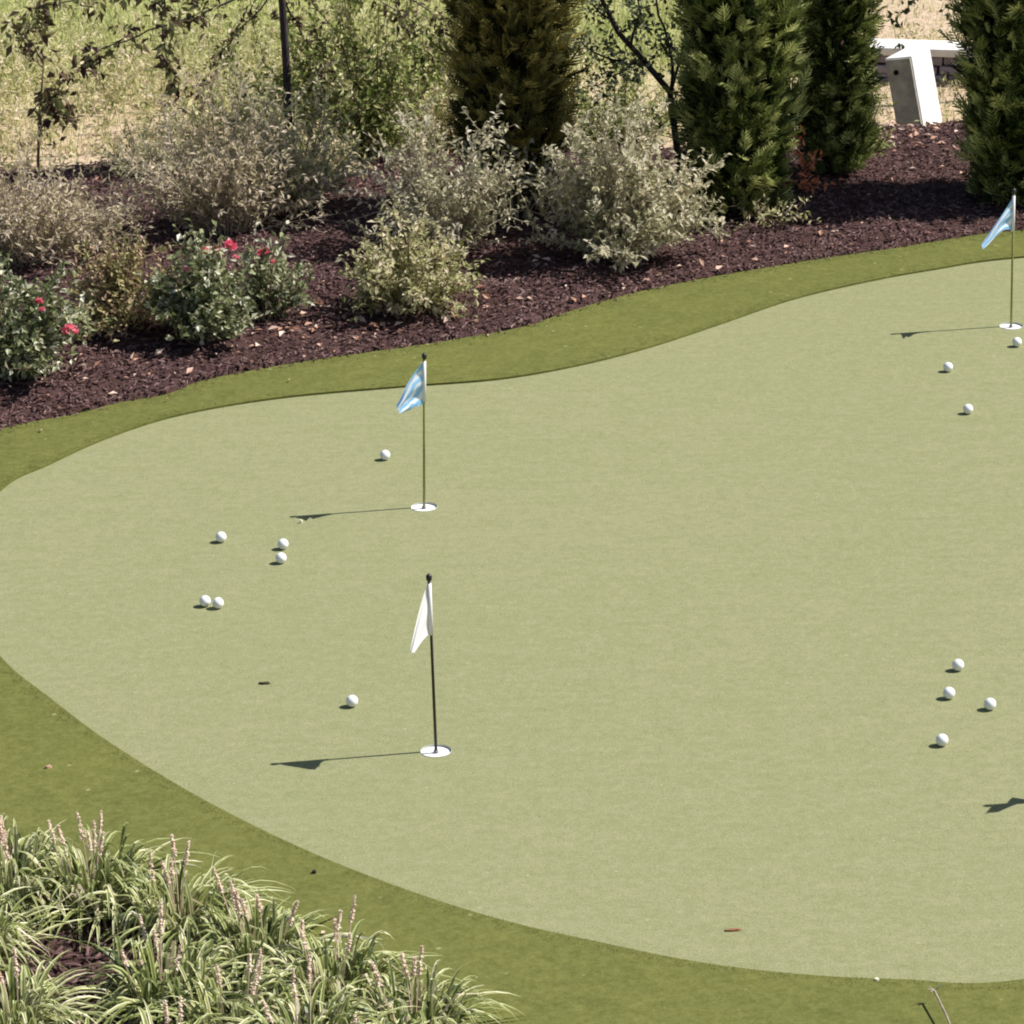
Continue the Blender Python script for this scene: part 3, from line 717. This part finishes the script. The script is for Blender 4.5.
# small sapling at left
b = gp(40, 225); b.z = 0; Y = b.y
sapling(b, [b, V(38, 160), V(40, 110), V(44, 60)],
  [dict(p=[V(39, 130), V(44, 105), V(45, 88)], r=.004, n=10, leaf=((.045, .085), .5, .05, .6, 3)),
   dict(p=[V(41, 105), V(56, 95), V(60, 118, -.05)], r=.004, n=8, leaf=((.045, .085), .5, .04, .6, 3)),
   dict(p=[V(42, 95), V(68, 100), V(72, 122, -.05)], r=.004, n=6, leaf=((.045, .085), .5, .04, .6, 3)),
   dict(p=[V(43, 70), V(30, 50), V(24, 30)], r=.004, n=10, leaf=((.03, .055), .45, .06, .5, 3))],
  'brown_leaf', 'slender sapling with brown drooping leaves at the left edge', 'stem', (.009, .004), name='sapling')
# open tree between the two large conifers
b = gp(684, 196); b.z = 0; Y = b.y
LW = ((.02, .042), .55, .11, .1, 4)
sapling(b, [b, V(676, 140), V(670, 92), V(645, 62, .05), V(618, 32, .05), V(598, -8, .05), V(590, -60, .05)],
  [dict(p=[V(671, 100), V(672, 56, -.1), V(655, 0, -.1), V(650, -60, -.1)], r=.011, n=60, leaf=LW, tz=.4),
   dict(p=[V(650, 66, .05), V(620, 62, -.05), V(590, 50, -.1), V(572, 30, -.1)], r=.008, n=60, leaf=LW, tz=.3),
   dict(p=[V(630, 45, .05), V(640, 10, .1), V(632, -40, .1)], r=.008, n=60, leaf=LW, tz=.3),
   dict(p=[V(610, 20, .05), V(585, 0, .1), V(575, -40, .1)], r=.007, n=50, leaf=LW, tz=.3),
   dict(p=[V(670, 90, .05), V(690, 40, .1), V(685, -40, .1)], r=.009, n=46, leaf=LW, tz=.3),
   dict(p=[V(640, 60, .05), V(600, 85, .05), V(575, 90, .1)], r=.006, n=34, leaf=LW, tz=.2)],
  'white_leaf', 'open small tree with pale speckled leaves between the two large conifers', 'bark', (.020, .010))
# broadleaf tree behind the right-hand conifer, branch reaching left
b = gp(1008, 92); b.z = -.04; Y = b.y
LD = ((.035, .06), .6, .035, .3, 3)
sapling(b, [b, V(1005, 0), V(1000, -160), V(990, -300)],
  [dict(p=[V(1003, -70), V(965, -45), V(925, -15), V(905, 12), V(893, 22)], r=.007, n=4, leaf=LD, tw=2, rng=(.85, 1)),
   dict(p=[V(1002, -50), V(975, -20), V(950, -2), V(948, 8)], r=.006, n=10, leaf=((.03, .05), .6, .06, .3, 3), tw=3, rng=(.6, 1)),
   dict(p=[V(1002, -60), V(950, -30), V(912, -10), V(908, 3)], r=.005, n=7, leaf=LD, tw=3, rng=(.7, 1)),
   dict(p=[V(996, -200), V(940, -300), V(900, -340)], r=.008, n=60, leaf=LB),
   dict(p=[V(996, -200), V(1060, -290), V(1090, -320)], r=.008, n=60, leaf=LB)],
  'dark_leaf', 'broadleaf tree behind the right-hand conifer with dark leaves hanging over the lawn', 'bark', (.03, .018))

# ------------------------------------------------------------------ box and low wall
c = gp(921, 122); c.z = -.05
t = thing('utility_box', c, 'leaning concrete box, shaded front coloured grey and sunlit white side, between the conifers', 'concrete box')
H = .44; Wd = .165; Dp = .22; ang = radians(-33)
Rt = Matrix.Rotation(radians(-10), 3, 'Y') @ Matrix.Rotation(radians(-4), 3, 'X') @ Matrix.Rotation(ang, 3, 'Z')
def boxb(name, mn, mx_, mat, par, bev=.006):
    m = MB(); m.box(mn, mx_, Rt); o = m.build(name, mat, par)
    bv = o.modifiers.new('bevel', 'BEVEL'); bv.width = bev; bv.segments = 2; return o
boxb('body', (-Wd / 2, -Dp / 2, -.03), (Wd / 2, Dp / 2, H), M['concrete_white'], t)
boxb('shaded_front', (-Wd / 2 + .006, -Dp / 2 - .010, -.02), (Wd / 2 - .006, -Dp / 2 - .0005, H - .008), M['concrete_shade'], t, .003)  # thin slab over the front, greyed to stand for the side in shade
m = MB(); m.tube([Rt @ Vector((-.02, -Dp / 2 - .018, H - .08)), Rt @ Vector((-.02, -Dp / 2 - .009, H - .08))], .014, 12); m.build('hole_disc', M['hole'], t)  # raised black disc standing for a hole, its darkness put into the colour
# low wall of purple stones under a white cap
a = gp(872, 72); c = gp(1060, 78); a.z = c.z = -.04
t = thing('low_stone_wall', a, 'low purple-grey stone wall with a white cap behind the concrete box', 'wall')
d = (c - a); Lw = d.length; an = atan2(d.y, d.x); Rw = Matrix.Rotation(an, 3, 'Z')
m = MB(); hh = .05
for row in range(3):
    x = -.05 * row
    while x < Lw:
        l_ = U(.10, .18); m.box((x, -.06 + U(-.01, .01), row * .052), (x + l_ - .01, .1, row * .052 + .047), Rw, .005); x += l_
o = m.build('stones', M['stone'], t); bv = o.modifiers.new('bevel', 'BEVEL'); bv.width = .008; bv.segments = 2
m = MB(); m.box((-.03, -.09, .158), (Lw, .15, .205), Rw, .003); o = m.build('cap', M['concrete_white'], t); bv = o.modifiers.new('bevel', 'BEVEL'); bv.width = .008; bv.segments = 2

# ------------------------------------------------------------------ lilyturf at lower left
def lily(base, nleaf, rad_, h, label, spikes, dark=0.0):
    t = thing('lilyturf_clump', base, label, 'lilyturf', 'variegated lilyturf clumps at lower left'); m = MB()
    for i in range(nleaf):
        a = U(0, 2 * pi); r0 = .12 * sqrt(R()); p = Vector((cos(a + U(-.6, .6)) * r0, sin(a + U(-.6, .6)) * r0, -.01))
        reach = rad_ * U(.2, 1.3); hh_ = h * U(.55, 1.1) * (1.15 - .45 * reach / rad_); wd = U(.010, .018); a += U(-.7, .7)
        o_ = Vector((cos(a), sin(a), 0)); s_ = Vector((-sin(a), cos(a), 0)); n_ = 8; vs = []; uv = []; fs = []
        dr = U(.15, 1.1); tw_ = U(-.5, .5)
        for k in range(n_ + 1):
            f = k / n_; q = p + o_ * reach * (f ** 1.25) + s_ * tw_ * .05 * f * f + Vector((0, 0, hh_ * (2.1 * f - (1.1 + dr) * f ** 2.3)))
            ww = wd * (1 - f ** 3) * (.7 + .6 * f * (1 - f) * 2)
            sw = (s_ + Vector((0, 0, tw_ * f))).normalized()
            vs += [q - sw * ww / 2 + Vector((0, 0, ww * .2)), q, q + sw * ww / 2 + Vector((0, 0, ww * .2))]; uv += [(0, f), (.5, f), (1, f)]
        for k in range(n_):
            for j in range(2): fs.append((k * 3 + j, k * 3 + j + 1, k * 3 + j + 4, k * 3 + j + 3))
        m.add(vs, fs, min(1, max(0, random.gauss(.58 - dark, .23))), uv)
    m.build('leaves', M['lily'], t)
    md = MB()
    for k in range(14):
        a = U(0, 2 * pi); p0 = Vector((cos(a) * .05, sin(a) * .05, .02)); p1 = Vector((cos(a) * rad_ * U(.3, .8), sin(a) * rad_ * U(.3, .8), U(.04, h * .6)))
        p2 = p1 + Vector((cos(a + U(-1, 1)) * .1, sin(a + U(-1, 1)) * .1, U(-.12, -.02))); s_ = Vector((-sin(a), cos(a), 0)) * .005
        md.add((p0 - s_, p0 + s_, p1 + s_, p1 - s_, p2), ((0, 1, 2, 3), (3, 2, 4)), R())
    md.build('dead_leaves', M['dry'], t)
    for (dx, dy, hz, lx) in spikes:
        m2 = MB(); b0 = Vector((dx * .4, dy * .4, 0)); e = Vector((dx + lx, dy, hz)); pts = bez(b0, Vector((dx * .8, dy * .8, hz * .5)), e, 6)
        m2.tube(pts, [.0018] * 7, 5, .3)
        n_ = random.choice((16, 20, 24)); f0 = U(.66, .8)
        for k in range(n_):
            f = f0 + (1 - f0) * k / n_; i = min(5, int(f * 6)); q = pts[i].lerp(pts[i + 1], f * 6 - i)
            for g in range(3):
                dd = rdir(); dd.z *= .4; m2.leaf(q, dd, Vector((0, 0, 1)), U(.007, .013) * (1.15 - .5 * (f - f0) / (1 - f0)), .009, R())
        m2.build('flower_spike', M['spike'], t)
    return t
def sp(n, r_, h0, h1): return [(max(-.11, min(.11, random.gauss(0, r_))), max(-.11, min(.11, random.gauss(0, r_))), U(h0, h1), U(-.03, .03)) for _ in range(n)]
LP = [(10,915,.27,.27,'lilyturf clump at the left edge with spikes level with the collar',4),
 (92,915,.26,.27,'lilyturf clump topped by the tallest cluster of pale flower spikes',7),
 (178,935,.25,.25,'lilyturf clump with a few spikes reaching over the collar, upper row middle',5),
 (258,968,.24,.22,'lilyturf clump with many short upright pink spikes in the upper row',7),
 (335,1000,.23,.21,'lilyturf clump with tall pink spikes right of centre in the planting',6),
 (415,1040,.21,.21,'rightmost lilyturf clump with two separate spikes and long arching leaves',4),
 (-30,985,.26,.26,'lilyturf clump cut by the left edge, second row',3),
 (15,1050,.23,.22,'lilyturf clump left of the dark mulch gap at the bottom',3),
 (165,1018,.25,.23,'lilyturf clump right of the dark mulch gap at the bottom',5),
 (232,1040,.25,.22,'lilyturf clump in the middle of the bottom row',5),
 (310,1072,.24,.22,'lilyturf clump low in front of the short pink spikes',3),
 (375,1100,.22,.2,'lilyturf clump at the bottom below the rightmost spikes',2),
 (95,1125,.22,.22,'lilyturf clump under the mulch gap at the bottom edge',2),
 (190,1110,.24,.22,'lilyturf clump at the bottom edge right of the mulch gap',2)]
for (px, py, r_, h_, lb, ns) in LP:
    p = gp(px, py); p.z = zbed(p.x, p.y, False) - .01
    lily(p, 185, r_, h_, lb, sp(ns, .07, h_ * 1.0, h_ * 1.33), U(-.05, .12))
print('verts', sum(len(o.data.vertices) for o in col.objects if o.type == 'MESH'), 'elev', math.degrees(elev), 'az', math.degrees(az))
